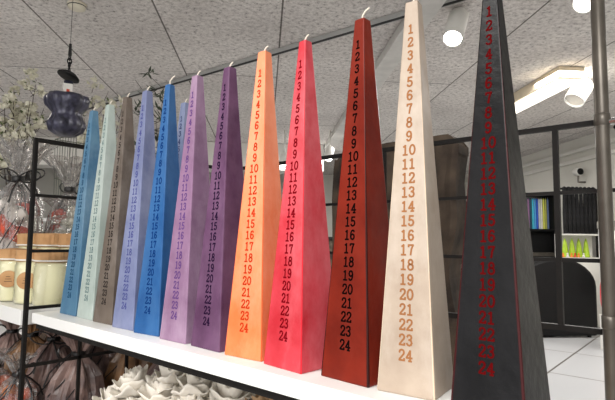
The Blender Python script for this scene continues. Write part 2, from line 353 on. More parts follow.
CAND = [ # u, v of the front edge, yaw, dh, dwb, dwt, colour, variation, number colour, edge, label
 (-1.048, .485, .011, .0105, .0521, -.0212, (70, 110, 142), (86, 128, 156), (34, 78, 112), None, 'teal blue pyramid calendar candle at the far left end of the row'),
 (-.9735, .4844, -.008, .0097, -.0178, -.0108, (158, 172, 166), (176, 190, 184), (118, 142, 142), None, 'pale mint pyramid calendar candle beside the teal one'),
 (-.8949, .4833, .035, .0133, -.0169, -.0351, (94, 84, 76), (112, 101, 92), (52, 46, 44), None, 'grey-brown pyramid calendar candle between the mint and the periwinkle ones'),
 (-.8123, .4798, .053, .0055, -.0405, -.0184, (106, 114, 150), (126, 134, 168), (84, 90, 150), None, 'pale periwinkle pyramid calendar candle left of the bright blue one'),
 (-.7336, .481, .11, -.0018, -.0437, -.1, (26, 76, 132), (42, 94, 150), (14, 56, 118), None, 'bright blue pyramid calendar candle with a tall bent wick'),
 (-.6509, .4757, .022, -.0059, -.0086, .0121, (126, 94, 124), (146, 113, 144), (104, 72, 132), None, 'lilac pyramid calendar candle right of the bright blue one'),
 (-.5678, .4746, -.024, -.014, .009, .05, (78, 46, 76), (104, 70, 102), (34, 14, 46), None, 'dark plum pyramid calendar candle left of the orange one'),
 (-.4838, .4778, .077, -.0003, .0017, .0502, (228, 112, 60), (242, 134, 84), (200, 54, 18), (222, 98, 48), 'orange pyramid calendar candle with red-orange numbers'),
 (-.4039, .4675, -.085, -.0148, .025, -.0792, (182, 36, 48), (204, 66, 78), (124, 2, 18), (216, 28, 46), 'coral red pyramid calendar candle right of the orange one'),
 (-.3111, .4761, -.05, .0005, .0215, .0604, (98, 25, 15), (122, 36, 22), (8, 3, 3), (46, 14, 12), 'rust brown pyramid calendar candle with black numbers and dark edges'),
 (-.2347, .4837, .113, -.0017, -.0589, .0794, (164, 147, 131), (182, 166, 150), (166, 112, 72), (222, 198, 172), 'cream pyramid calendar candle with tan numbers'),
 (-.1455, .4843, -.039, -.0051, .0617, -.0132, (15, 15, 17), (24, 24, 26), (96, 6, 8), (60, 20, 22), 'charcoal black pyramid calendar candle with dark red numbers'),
]
def candle(cu, cv, yaw, h, wb, wt, col, var, numc, edge, label, nm, wickh=.012):
    t = thing('pyramid_candle', (cu, cv, S), label, 'candle', 'pyramid calendar candles', rz=yaw)
    bm = BM(); n = 14; rings = []
    for i in range(n+1):
        z = h*i/n; w = (wb+(wt-wb)*i/n)/2
        rings.append([bm.verts.new((sx*w, sy*w, z)) for sx, sy in ((-1, -1), (1, -1), (1, 1), (-1, 1))])
    for a, b in zip(rings, rings[1:]):
        for k in range(4): bm.faces.new((a[k], a[(k+1) % 4], b[(k+1) % 4], b[k]))
    bm.faces.new(rings[0]); bm.faces.new(rings[-1])
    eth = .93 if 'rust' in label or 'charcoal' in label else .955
    o = new('wax_body', bm, wax(nm, col, var, edge, wb=wb, wt=wt, H=h, eth=eth, rough=.35 if 'charcoal' in label or 'rust' in label else .5), t, bevel=.0016)
    # wick: a short bent cotton string
    bm = BM(); a = random.uniform(-.6, .6); L = wickh
    tube(bm, [(0, 0, h-.004), (0, 0, h+L*.35), (L*.2*math.cos(a), .1*L, h+L*.7), (L*.5*math.cos(a), .15*L, h+L*.85)], [.0013, .0013, .0012, .001], 8); new('wick', bm, wickm, t, True)
    # numbers 1 to 24 down the front face
    bm = BM(); sl = math.atan2((wb-wt)/2, h)
    for k in range(24):
        tt = .922-(.922-.093)*k/23; z0 = h*tt; sc = .00117 if k > 3 else .0011; s = str(k+1); wid = 6*len(s)+1.2*(len(s)-1)
        for j, ch in enumerate(s):
            ox = -wid/2+j*7.2
            def tf(x, y, e, ox=ox, z0=z0, sc=sc):
                yy = (y-5)*sc; zz = z0+yy*math.cos(sl); w = (wb+(wt-wb)*zz/h)/2
                return ((x+ox)*sc, -w-e*math.cos(sl), zz+e*math.sin(sl))
            for st in G[ch]: stroke(bm, st, .86, tf)
    new('numbers', bm, mat(nm+'_numbers', tuple(c_*.88 for c_ in numc), .85, spec=.05), t)
    return t
for i, (u, v, yaw, dh, dw, dt, col, var, numc, edge, label) in enumerate(CAND):
    wb, wt, h = WB*(1+dw), WT*(1+dt), HH*(1+dh)
    cu = u + wb/2*(-math.cos(yaw)-math.sin(yaw)); cv = v + wb/2*(-math.sin(yaw)+math.cos(yaw))
    candle(cu, cv, yaw, h, wb, wt, col, var, numc, edge, label, 'wax_'+label.split(' pyramid')[0].replace(' ', '_'), .02 if i == 4 else .018 if i == 9 else .011)
candle(-.851, .603, .03, .45, WB, WT, (104, 118, 158), (120, 132, 170), (66, 78, 120), None, 'blue-grey pyramid calendar candle standing behind the bright blue one', 'wax_blue_grey', .01)

# ================================================================== JARS ON THE LEFT BOARD
def jar(u, v, r, h, kh, label, tagdir=None):
    t = thing('glass_jar', (u, v, S), label, 'jar', 'glass jars with kraft paper tops')
    bm = BM(); lathe(bm, [(r*.9, .002), (r*.97, .008), (r*.97, h*.86), (r*.86, h*.97), (r*.8, h)], 40); new('wax_filling', bm, cream_wax, t, True)
    bm = BM(); lathe(bm, [(r*.92, .0005), (r*1.01, .008), (r*1.01, h*.88), (r*.9, h*.99), (r*.84, h+.002)], 40, cap1=False); new('glass_wall', bm, glass, t, True)
    bm = BM(); lathe(bm, [(r*.98, h-.001), (r*1.0, h+.003), (r*.96, h+kh*.5), (r*.99, h+kh), (r*.3, h+kh+.003)], 40, wob=lambda a, z: 1+.025*math.sin(9*a+z*60)+.02*math.sin(17*a)); new('paper_cover', bm, kraft, t)
    bm = BM(); lathe(bm, [(r*1.03, h+.0005), (r*1.03, h+.004)], 40, wob=lambda a, z: 1+.01*math.sin(9*a), cap0=False, cap1=False); new('white_band', bm, white_paint, t)
    if tagdir is not None:
        d = Vector((math.cos(tagdir), math.sin(tagdir), 0)); m = axis_matrix(d*(r*1.03)+Vector((0, 0, h*.55)), d)
        bm = BM(); lathe(bm, [(.0215, 0), (.0215, .0015)], 28, mtx=m); g = new('paper_tag', bm, kraft, t)
        for k in range(3):
            mm = m @ Matrix.Translation((0, .006-.006*k, .0016)); bm = BM()
            box(bm, -.009+.002*k, .009-.002*k, -.0006, .0006, -.0001, .0003, m @ Matrix.Translation((0, .006-.006*k, .0016)))
            new('print_line', bm, stemm, g)
    return t
jar(-1.275, .528, .042, .107, .027, 'cream filled glass jar behind the rack post, nearest the teal candle')
jar(-1.352, .508, .037, .107, .027, 'cream filled glass jar with round kraft tag left of the rack post', math.radians(-35))
jar(-1.434, .495, .037, .107, .027, 'cream filled glass jar with round tag at the left picture edge', math.radians(-35))
jar(-1.36, .62, .042, .142, .034, 'taller kraft covered jar in the second row behind the jar nearest the teal candle')
jar(-1.46, .60, .042, .142, .034, 'taller kraft covered jar in the second row behind the tagged jar')
jar(-1.57, .59, .042, .142, .034, 'taller kraft covered jar in the second row at the left edge')
# clear glass canister
t = thing('glass_canister', (-1.60, .715, S), 'clear empty glass canister with wide lid behind the kraft covered jars', 'canister')
bm = BM(); lathe(bm, [(.05, .001), (.062, .01), (.062, .16), (.05, .19), (.05, .205)], 40, cap1=False); new('glass_wall', bm, glass, t, True)
bm = BM(); lathe(bm, [(.056, .206), (.064, .212), (.064, .224), (.055, .235), (.02, .24), (.018, .255), (.024, .265), (.01, .272)], 40); new('glass_lid', bm, glass, t, True)

# ================================================================== WRAPPED BUNDLES
def bundle(name, loc, r, h, wrap, inner, label, cat, group, neck=.68, seed=0, tilt=(0, 0), flare=.8, inner_n=9, ribs=True, inner_r=.3):
    rnd = random.Random(seed)
    t = thing(name, loc, label, cat, group); t.rotation_euler = (tilt[0], tilt[1], rnd.uniform(0, 6))
    ph = [rnd.uniform(0, 6) for _ in range(6)]
    def wob(a, z):
        k = z/h; am = .09+.18*max(0, k-.3)
        return 1+am*(math.sin(5*a+ph[0]+3*k)+.7*math.sin(9*a+ph[1]-5*k)+.5*math.sin(14*a+ph[2]+9*k))+.12*(noise.noise(Vector((math.cos(a)*2+seed, math.sin(a)*2, k*6))))
    prof = [(r*.55, .001), (r*.85, h*.04)]+[(r*(1+.05*math.sin(i)), h*(.1+.07*i)) for i in range(5)]+[(r*.86, h*(neck-.2)), (r*.55, h*(neck-.09)), (r*.2, h*(neck-.02)), (r*.17, h*neck), (r*.3, h*(neck+.06)), (r*.62*flare, h*(neck+.17)), (r*flare, h*1.0)]
    prof = [p for i, p in enumerate(prof) if i < 2 or p[1] > prof[i-1][1]]
    bm = BM(); lathe(bm, prof, 46, wob=wob, cap1=False); new('wrapping', bm, wrap, t)
    for k in range(inner_n):
        m = inner[k % len(inner)]; bm = BM(); rr = r*inner_r*rnd.uniform(.8, 1.1); a = k*2.4; q = Vector((math.cos(a)*r*.42, math.sin(a)*r*.42, rr+h*.02+max(0, h*(neck-.12)-2*rr)*(k/inner_n)))
        bmesh.ops.create_icosphere(bm, subdivisions=2, radius=rr)
        for v in bm.verts: v.co = v.co*(1+.18*noise.noise(v.co*60+Vector((k, seed, 0))))+q
        new('filling', bm, m, t, True)
    bm = BM(); lathe(bm, [(r*.26, h*(neck-.02)), (r*.28, h*(neck-.01)), (r*.28, h*(neck+.01)), (r*.24, h*(neck+.02))], 20); g = new('ribbon', bm, ribbon, t)
    bm = BM(); zc = h*neck
    for s in (-1, 1):
        pts = [(s*r*.42*(1-math.cos(q)), -r*(.22+.2*math.sin(q/2)), zc+r*.26*math.sin(q)+r*.1*(1-math.cos(q))) for q in [2*PI*i/14 for i in range(15)]]
        tube(bm, pts, .0022, 5); tube(bm, [(0, -r*.25, zc), (s*r*.18, -r*.6, zc-r*.3), (s*r*.4, -r*.92, zc-r*.7), (s*r*.5, -r*1.08, zc-r*1.2)], .0022, 5)
    new('bow', bm, ribbon, g)
    if ribs:
        bm = BM()
        for k in range(3):
            a0 = ph[k]; pts = []
            for i in range(9):
                zz = h*(.08+(neck-.12)*i/8); rp = r*(1.1 if i < 5 else 1.08-.22*(i-4)); pts.append((rp*math.cos(a0+.25*i), rp*math.sin(a0+.25*i), zz))
            tube(bm, pts, .0018, 5)
        new('string', bm, ribbon, t)
    return t
red = mat('red_filling', (206, 50, 28), .7, 0, (200, 92, 60), 20); orange = mat('orange_filling', (226, 120, 40), .6, 0, (240, 150, 60), 20)
purple = mat('dusky_filling', (92, 68, 70), .8, 0, (140, 106, 100), 20); whitef = mat('white_filling', (216, 210, 204), .7)
G1 = 'cellophane wrapped gift bundles on the left shelf'
bd = [(-1.69, .58, .068, .46, [red, whitef], 'cellophane gift bundle with black bow and red filling at the left picture edge', 3),
      (-1.73, .76, .068, .44, [whitef, red, whitef], 'tall cellophane gift bundle with white filling behind the rack post', 5),
      (-1.86, .66, .068, .50, [red, purple, whitef], 'cellophane gift bundle with puffed top left of the rack post', 8),
      (-1.89, .81, .060, .32, [red, orange], 'cellophane gift bundle with red filling right of the rack post', 11),
      (-2.04, .72, .068, .50, [red, whitef], 'cellophane gift bundle farthest back at the left', 14),
      (-2.05, .90, .060, .33, [whitef, red], 'cellophane gift bundle in front of the wire basket', 17)]
for u, v, r, h, inn, lab, sd in bd:
    bundle('gift_bundle', (u, v, S), r, h, cello, inn, lab, 'gift bundle', G1, seed=sd, neck=.76, flare=1.15, inner_r=.46, inner_n=18)
# small things behind: potted plant, wire basket
t = thing('potted_plant', (-2.22, 1.02, S+.26), 'small dark green spiky plant in a black pot behind the side frame', 'plant')
bm = BM(); lathe(bm, [(.022, 0), (.03, .05), (.032, .052), (.028, .05)], 24); new('pot', bm, black_plastic, t, True)
bm = BM(); rnd = random.Random(2)
for k in range(70):
    a = rnd.uniform(0, 2*PI); e = rnd.uniform(.1, 1.4); L = rnd.uniform(.045, .08); d = Vector((math.cos(a)*math.cos(e), math.sin(a)*math.cos(e), math.sin(e))); b_ = Vector((0, 0, .055))+d*.008
    x, y = frame_of(d); w = .005
    vs = [bm.verts.new(b_), bm.verts.new(b_+d*L*.5+x*w+y*.001), bm.verts.new(b_+d*L), bm.verts.new(b_+d*L*.5-x*w+y*.001), bm.verts.new(b_+d*L*.5-y*.003)]
    bm.faces.new((vs[0], vs[1], vs[4])); bm.faces.new((vs[1], vs[2], vs[4])); bm.faces.new((vs[2], vs[3], vs[4])); bm.faces.new((vs[3], vs[0], vs[4]))
new('leaves', bm, mat('succulent_leaf', (34, 44, 32), .6, 0, (58, 70, 50), 30), t)
bm = BM(); box(bm, -2.65, -1.9, .955, 1.25, S+.245, S+.259); o = new('shelf_board', bm, white_board, bevel=.001); tag(o, 'narrow raised board behind the left shelf, under the spiky plant', 'shelf')
for u in (-2.63, -1.92):
    bm = BM(); box(bm, u-.01, u+.01, 1.22, 1.24, 0, S+.244); o = new('shelf_post', bm, black); tag(o, 'black post holding the raised board behind the jars', 'post', 'posts of the raised board')
wirem = mat('green_grey_wire', (108, 112, 102), .5, .5)
t = thing('wire_basket', (-2.42, 1.12, S+.26), 'grey-green wire basket behind the top bar of the side frame', 'basket')
for z, w in ((.003, .09), (.20, .105), (.40, .12)):
    bm = BM(); tube(bm, [(-w, -.09, z), (w, -.09, z), (w, .09, z), (-w, .09, z), (-w, -.09, z)], .0025, 6); new('rim', bm, wirem, t)
bm = BM()
for k in range(9):
    f = -1+.25*k
    for s in (-1, 1): tube(bm, [(f*.09, s*.09, .003), (f*.12, s*.09, .40)], .0014, 5)
for k in range(6):
    f = -1+.4*k
    for s in (-1, 1): tube(bm, [(s*.09, f*.09, .003), (s*.12, f*.09, .40)], .0014, 5)
new('wires', bm, wirem, t)

# ================================================================== BOTTOM LEFT: PAPER WRAPPED BUNDLES
dusk = mat('dusky_paper', (70, 54, 54), .32, 0, (158, 132, 124), 16, 1.0, 26); brownp = mat('brown_paper', (88, 62, 42), .32, 0, (170, 130, 92), 16, 1.0, 26)
G2 = 'paper wrapped bundles on the lower board'
rows = [(.625, (-1.32, -1.475, -1.63, -1.785)), (.785, (-1.14, -1.32, -1.48, -1.64, -1.80, -1.96)), (.945, (-1.30, -1.46, -1.62, -1.78, -1.94, -2.10)), (1.105, (-1.12, -1.30, -1.46, -1.62, -1.78, -1.94)), (1.245, (-1.14, -1.30, -1.46, -1.62, -1.78))]
nth = ('front', 'second', 'third', 'fourth', 'rear')
for ri, (v, us) in enumerate(rows):
    for ci, u in enumerate(us):
        dk = (ri+ci) % 3 != 2
        bundle('wrapped_bundle', (u, v, Z2), .066, .285+.012*((ri*3+ci*5) % 3), dusk if dk else brownp, [purple if dk else orange], ('dusky purple' if dk else 'brown')+' paper bundle tied with black ribbon in the '+nth[ri]+' row on the lower board', 'wrapped bundle', G2+(', dusky' if dk else ', brown')+' in the '+nth[ri]+' row', seed=20+ri*9+ci, neck=.70, flare=.9, inner_n=2)
fruit = mat('orange_red_fill', (196, 84, 50), .5, 0, (228, 130, 84), 25)
bundle('gift_bag', (-1.39, .505, Z2), .05, .20, cello, [fruit, fruit, orange], 'low cellophane bag of reddish balls with black strings at the bottom left', 'gift bag', 'cellophane bags of reddish balls', seed=41, neck=.78, inner_n=12, inner_r=.38)
bundle('gift_bag', (-1.55, .505, Z2), .05, .19, cello, [orange, fruit], 'low cellophane bag of orange balls at the bottom left corner', 'gift bag', 'cellophane bags of reddish balls', seed=43, neck=.78, inner_n=12, inner_r=.38)

# ================================================================== TISSUE PAPER
tis = mat('white_tissue', (236, 229, 216), .8, 0, (246, 240, 230), 10, .3, 30); tis2 = mat('tan_tissue', (168, 136, 102), .85, 0, (190, 158, 122), 10, .4, 30)
def crumple(name, c, r, m, label, grp, sd):
    # one crumpled sheet gathered into ruffled folds
    rnd = random.Random(sd); bm = BM(); na, nr = 44, 9
    for L in range(5):
        R0 = r*(1.0-.15*L); cup = .35+.42*L; ph = [rnd.uniform(0, 6.28) for _ in range(4)]; rings = []
        tx, ty = rnd.uniform(-.25, .25), rnd.uniform(-.25, .25)
        for i in range(nr+1):
            f = .06+.94*i/nr; ring = []
            for k in range(na):
                a = 2*PI*k/na
                ru = f*f*(.13*math.sin(4*a+ph[0])+.10*math.sin(7*a+ph[1])+.05*math.sin(12*a+ph[2]))
                rr = R0*f*(1-.28*f*cup)*(1+.5*ru+.10*math.sin(3*a+ph[3])*f)
                x, y = rr*math.cos(a), rr*math.sin(a)
                z = r*(.04+.05*L)+R0*(cup*f*f*.85+ru*.75)+(x*tx+y*ty)*f+.003*noise.noise(Vector((x*90, y*90, sd+L)))
                ring.append(bm.verts.new((x, y, z)))
            rings.append(ring)
        bm.faces.new(rings[0])
        for a_, b_ in zip(rings, rings[1:]):
            for k in range(na): bm.faces.new((a_[k], a_[(k+1) % na], b_[(k+1) % na], b_[k]))
    mn = min(v.co.z for v in bm.verts)
    for v in bm.verts: v.co.z -= mn
    me = bpy.data.meshes.new(name); bm.to_mesh(me); bm.free(); me.materials.append(m)
    for p in me.polygons: p.use_smooth = True
    o = bpy.data.objects.new(name, me); C.objects.link(o)
    sm = o.modifiers.new('thickness', 'SOLIDIFY'); sm.thickness = .0009
    o.location = c; return tag(o, label, 'tissue paper', grp)
rnd = random.Random(5)
def tissue(u, v, z, r, tan, where):
    global tk
    tk += 1
    crumple('tissue_paper', (u, v, z), r, tis2 if tan else tis, 'crumpled %s tissue paper in the %s of the heap on the lower board' % ('tan' if tan else 'white', where), ('tan' if tan else 'white')+' tissue, '+where, tk)
tk = 0
t = thing('cardboard_box', (-1.05, .525, Z2), 'brown cardboard box on the lower board, buried under the crumpled tissue', 'box')
bm = BM(); box(bm, 0, .80, 0, .40, 0, .125); new('body', bm, kraft, t, bevel=.002)
bm = BM(); box(bm, -.004, .804, -.004, .404, .1255, .131); new('lid', bm, kraft, t)
for vi in range(4):
    for j in range(9):
        u, v = -1.01+.09*j+.02*(vi % 2), .555+.092*vi
        tissue(u+rnd.uniform(-.008, .008), v, Z2+.132, .056, False, 'lower layer')
for vi in range(4):
    for j in range(8):
        u, v = -.93+.088*j+.02*(vi % 2), .56+.09*vi
        tissue(u+rnd.uniform(-.008, .008), v, Z2+.172+rnd.uniform(0, .008), .056, j > 3 and vi == 0, 'middle layer')
for vi in range(3):
    for j in range(6):
        u, v = -.84+.09*j+.02*(vi % 2), .58+.09*vi
        tissue(u+rnd.uniform(-.008, .008), v, Z2+.208+rnd.uniform(0, .008), .052, False if vi else j > 2, 'top layer')
# ================================================================== PLANTS ABOVE LEFT
def blossom(base, tips, label, pot_h, seed, fl=True):
    rnd = random.Random(seed); base = Vector(base)
    t = thing('blossom_branches', base, label, 'branches', 'artificial blossom branches')
    br = BM(); lf = BM(); pt = BM()
    for tp in tips:
        tp = Vector(tp)-base; H0 = Vector((0, 0, pot_h*.5)); k_ = lambda f: Vector((tp.x*f**1.6, tp.y*f**1.6, H0.z+(tp.z-H0.z)*f))+Vector((rnd.uniform(-.012, .012), rnd.uniform(-.012, .012), 0))*(f < 1)
        pts = [H0, k_(.25), k_(.5), k_(.78), k_(1)]
        tube(br, pts, [.004, .0035, .003, .0022, .0012], 6)
        for s in range(6):
            f = .52+.1*s; q = Vector((tp.x*f**1.6, tp.y*f**1.6, H0.z+(tp.z-H0.z)*f)); e = q+Vector((rnd.uniform(-.07, .07), rnd.uniform(-.07, .07), rnd.uniform(.02, .07))); tube(br, [q, e], [.0018, .001], 5)
            for c in ((e,) if rnd.random() < .8 else ()):
                for _ in range(11 if fl else 3):
                    cc = c+Vector([rnd.uniform(-.03, .03) for _ in range(3)]); n0 = Vector([rnd.uniform(-1, 1) for _ in range(3)]).normalized(); x, y = frame_of(n0)
                    if fl:
                        for h5 in range(5):
                            a = 2*PI*h5/5; d = x*math.cos(a)+y*math.sin(a); sd_ = x*math.cos(a+PI/2)+y*math.sin(a+PI/2); R = .019
                            vs = [pt.verts.new(cc), pt.verts.new(cc+d*R*.6+sd_*R*.45+n0*.002), pt.verts.new(cc+d*R+n0*.006), pt.verts.new(cc+d*R*.6-sd_*R*.45+n0*.002)]
                            pt.faces.new(vs)
                for _ in range(3 if fl else 9):
                    cc = c+Vector([rnd.uniform(-.03, .03) for _ in range(3)]); d = Vector((rnd.uniform(-1, 1), rnd.uniform(-1, 1), rnd.uniform(-.2, 1))).normalized(); x, y = frame_of(d); L = .032 if fl else .055; W = .008
                    vs = [lf.verts.new(cc), lf.verts.new(cc+d*L*.5+x*W), lf.verts.new(cc+d*L), lf.verts.new(cc+d*L*.5-x*W), lf.verts.new(cc+d*L*.5+y*.004)]
                    for q4 in ((0, 1, 4), (1, 2, 4), (2, 3, 4), (3, 0, 4)): lf.faces.new([vs[i] for i in q4])
    new('branches', br, stemm, t, True); new('leaves', lf, leafm if fl else olive, t)
    if fl: new('blossoms', pt, petalm, t)
    bm = BM(); lathe(bm, [(.05, .001), (.06, pot_h*.3), (.045, pot_h*.8), (.05, pot_h)], 28, cap1=False); new('vase', bm, mat('vase_grey', (120, 112, 104), .5), t, True)
    return t
def P3(px, py, t): return at(px, py, t)
V1, V2, V3 = at(14, 200, 2.55), at(100, 200, 2.75), at(152, 200, 2.6)
# a pedestal table carries the vases behind the shelf
bm = BM(); box(bm, -3.1, -1.45, 1.38, 2.25, .74, .77); t = thing('display_table', (0, 0, 0), 'dark table behind the left shelf carrying vases of branches', 'table'); new('tabletop', bm, wood_dark, t, bevel=.003)
for x_ in (-3.05, -1.5):
    for y_ in (1.43, 2.2):
        bm = BM(); box(bm, x_-.02, x_+.02, y_-.02, y_+.02, 0, .74); new('leg', bm, wood_dark, t)
blossom((V1.x, V1.y, .771), [P3(4, 95, 2.75), P3(14, 88, 2.8), P3(36, 84, 2.85), P3(30, 100, 2.7), P3(-8, 105, 2.8), P3(38, 115, 2.8), P3(20, 118, 2.75), P3(8, 122, 2.7), P3(44, 108, 2.85)], 'cream blossom branches at the upper left picture edge', .22, 3)
blossom((V2.x, V2.y, .771), [P3(92, 96, 2.85), P3(104, 104, 2.9), P3(122, 108, 2.9), P3(84, 118, 2.85), P3(98, 118, 2.8)], 'cream blossom branches behind the mint and grey-brown candles', .22, 9)
blossom((V3.x, V3.y, .771), [P3(142, 92, 2.7), P3(163, 92, 2.7), P3(152, 96, 2.65), P3(140, 118, 2.7), P3(165, 116, 2.65), P3(156, 120, 2.65)], 'dark olive branches behind the periwinkle and blue candles', .22, 12, fl=False)

# ================================================================== HANGING LANTERN
hook = onz(71, 33, CEIL); TL = 2.15
c0 = at(69, 72, TL)
lm = mat('lantern_blue_glass', (34, 35, 48), .3, .2, (78, 78, 98), 40, .5, 60)
t = thing('hanging_lantern', (c0.x, c0.y, CEIL), 'dark blue-grey ruffled pendant lantern hanging at the upper left', 'lantern')
def lz(py): return at(69, py, TL).z - CEIL
bm = BM(); tube(bm, [(0, 0, 0), (0, 0, lz(44))], .0012, 6); new('wire', bm, black, t)
bm = BM(); tube(bm, [(0, 0, lz(43)), (0, 0, lz(55))], [.006, .008], 8); new('hook', bm, black_plastic, t)
for k in range(3):
    zc = lz(57)-.017*k; bm = BM(); pts = [((.009*math.cos(a)*(1 if k % 2 == 0 else .0)), (.009*math.cos(a)*(0 if k % 2 == 0 else 1)), zc+.013*math.sin(a)) for a in [2*PI*i/14 for i in range(15)]]
    tube(bm, pts, .003, 6, cap=False); new('chain_link', bm, black_plastic, t)
bm = BM()
for s in (-1, 1): tube(bm, [(0, 0, lz(65)), (s*.018, 0, lz(76))], .003, 6)
new('bracket', bm, black_plastic, t)
bm = BM(); lathe(bm, [(.008, .016), (.03, .012), (.046, 0), (.0475, -.006), (.042, -.009), (.002, -.004)], 36, mtx=Matrix.Translation((0, 0, lz(76))) @Matrix.Rotation(.28, 4, F)@Matrix.Rotation(-.25, 4, X)); new('cap', bm, black_plastic, t, True)
bm = BM(); lathe(bm, [(.018, lz(98)), (.02, lz(82))], 24); new('neck', bm, lm, t, True)
d = Vector((-c0.x, -c0.y, 0)).normalized()
bm = BM(); m = axis_matrix(d*.022+Vector((0, 0, lz(91))), d); up = m.to_3x3().inverted()@Vector((0, 0, 1)); hz = m.to_3x3().inverted()@Vector((0, 0, 1)).cross(d)
def lab(bm, w, h, e, cx=0, cz=0):
    q = [m@((hz*(cx+sx*w/2))+up*(cz+sz*h/2)+Vector((0, 0, ee))) for ee in (0, e) for sx, sz in ((-1, -1), (1, -1), (1, 1), (-1, 1))]
    vs = [bm.verts.new(p) for p in q]
    for f in ((0, 1, 2, 3), (4, 5, 6, 7), (0, 1, 5, 4), (1, 2, 6, 5), (2, 3, 7, 6), (3, 0, 4, 7)): bm.faces.new([vs[i] for i in f])
lab(bm, .036, .05, .001); g = new('price_label', bm, white_paint, t)
bm = BM(); lab(bm, .012, .012, .0018, 0, -.006); new('red_mark', bm, red, g)
def ruf(a, z): return 1+.05*math.sin(6*a+z*12)+.03*math.sin(11*a-z*20)+.015*math.sin(60*z*6)
bm = BM(); lathe(bm, [(.02, lz(98)), (.05, lz(96)), (.082, lz(97)), (.09, lz(101)), (.082, lz(107)), (.056, lz(114)), (.062, lz(119)), (.074, lz(126)), (.066, lz(133)), (.04, lz(137)), (.01, lz(137.5))], 60, wob=ruf); new('glass_shade', bm, lm, t, True)

# ================================================================== WEATHERED WOODEN SLAB BEHIND THE RACK
bm = BM(); prof = []
def slab_pt(px, py): p = O+(at(px, py, 1)-O)*(1.25/((at(px, py, 1)-O).y)); return p
L0 = slab_pt(333, 150).x; R0 = slab_pt(461, 150).x; zt = slab_pt(400, 141).z
nx, nz = 26, 40; grid = {}
for side in (0, 1):
    for i in range(nx+1):
        for j in range(nz+1):
            f = i/nx; g = j/nz; z = g*zt; w0 = L0+.02*noise.noise(Vector((0, z*5, 1))); w1 = R0-.035*max(0, (1.35-z))**.5+.02*noise.noise(Vector((3, z*6, 1)))
            x_ = w0+(w1-w0)*f; zz = z
            if j == nz: zz -= .05*max(0, 1-f/.12)**2+.055*max(0, (f-.93)/.07)**2-.012*noise.noise(Vector((x_*9, 0, 0)))
            y_ = 1.25+.07*side + (.018*noise.noise(Vector((x_*14, z*3, side*5)))+.008*noise.noise(Vector((x_*50, z*9, side))))*(1 if side == 0 else -1)
            grid[side, i, j] = bm.verts.new((x_, y_, zz))
for side in (0, 1):
    for i in range(nx):
        for j in range(nz): bm.faces.new([grid[side, i, j], grid[side, i+1, j], grid[side, i+1, j+1], grid[side, i, j+1]])
for j in range(nz):
    for i in (0, nx): bm.faces.new([grid[0, i, j], grid[1, i, j], grid[1, i, j+1], grid[0, i, j+1]])
for i in range(nx):
    for j in (0, nz): bm.faces.new([grid[0, i, j], grid[1, i, j], grid[1, i+1, j], grid[0, i+1, j]])
o = new('wooden_slab', bm, wood_dark); tag(o, 'rough dark weathered wooden slab standing behind the brown and cream candles', 'wooden slab')

# ================================================================== FAR RIGHT OF THE SHOP
def abbox(bm, a0, a1, b0, b1, z0, z1): box(bm, b0, b1, a0, a1, z0, z1)
def robj(name, bm, m, parent=None, **k):
    o = new(name, bm, m, parent, **k)
    if not parent: o.rotation_euler = (0, 0, ROOM)
    return o
def rthing(name, a, b, z, label, cat, group=None): return thing(name, ab(a, b, z), label, cat, group, rz=ROOM)
def zb(px, py, a): return ona(px, py, a)
# black display cabinet with taper candles
CA = 6.3
def bz(px, py, a=CA): p = ona(px, py, a); return p.dot(B), p.z
bL, _ = bz(512, 200); bR, _ = bz(556, 200); _, zt1 = bz(545, 193); _, zt2 = bz(545, 229); _, zm = bz(545, 254)
t = rthing('display_cabinet', CA, bL, 0, 'black display cabinet at the far wall holding coloured taper candles', 'cabinet')
w = bR-bL
bm = BM(); abbox(bm, 0, .4, 0, .03, 0, zt1); abbox(bm, 0, .4, w-.03, w, 0, zt1); new('side_panel', bm, black_plastic, t)
bm = BM(); abbox(bm, 0, .4, .03, w-.03, zt1-.03, zt1); new('top_panel', bm, black_plastic, t)
bm = BM(); abbox(bm, .38, .4, .03, w-.03, 0, zt1-.03); new('back_panel', bm, white_paint, t)
bm = BM(); abbox(bm, 0, .38, .03, w-.03, zt2-.03, zt2); new('shelf', bm, black_plastic, t)
bm = BM(); abbox(bm, .1, .12, .03, w-.03, zm+.02, zt2-.03); new('inner_panel', bm, black_plastic, t)
bm = BM(); abbox(bm, 0, .38, .03, w-.03, zm-.03, zm+.02); new('shelf', bm, polem, t)
bm = BM(); abbox(bm, .01, .03, .03, w-.03, .02, zm-.03); new('door', bm, black_plastic, t)
cols = [(('dark plum'), (56, 36, 66)), ('black', (30, 30, 36)), ('navy', (30, 34, 70)), ('mauve', (150, 110, 150)), ('dark teal', (30, 70, 90)), ('turquoise', (70, 190, 215)), ('sky blue', (80, 160, 220)), ('royal blue', (40, 90, 200)), ('pale grey', (200, 206, 210)), ('white', (226, 224, 214)), ('yellow green', (205, 208, 90)), ('olive yellow', (170, 170, 80)), ('slate blue', (90, 110, 150))]
nC = len(cols)
for i, (cn, cc) in enumerate(cols):
    b_ = bR-.048-.031*(nC-1-i)
    t = rthing('taper_candle', CA+.12, b_, zt2+.0005, cn+' taper candle in the far black cabinet', 'candle', 'taper candles in the far cabinet')
    hh = zt1-.03-zt2-.02
    bm = BM(); lathe(bm, [(.0145, 0), (.0145, .01), (.0135, hh*.5), (.011, hh*.92), (.005, hh*.97)], 14); new('wax_body', bm, mat('taper_'+cn.replace(' ', '_'), cc, .5), t, True)
    bm = BM(); tube(bm, [(0, 0, hh*.96), (0, 0, hh)], .002, 5); new('wick', bm, wickm, t)
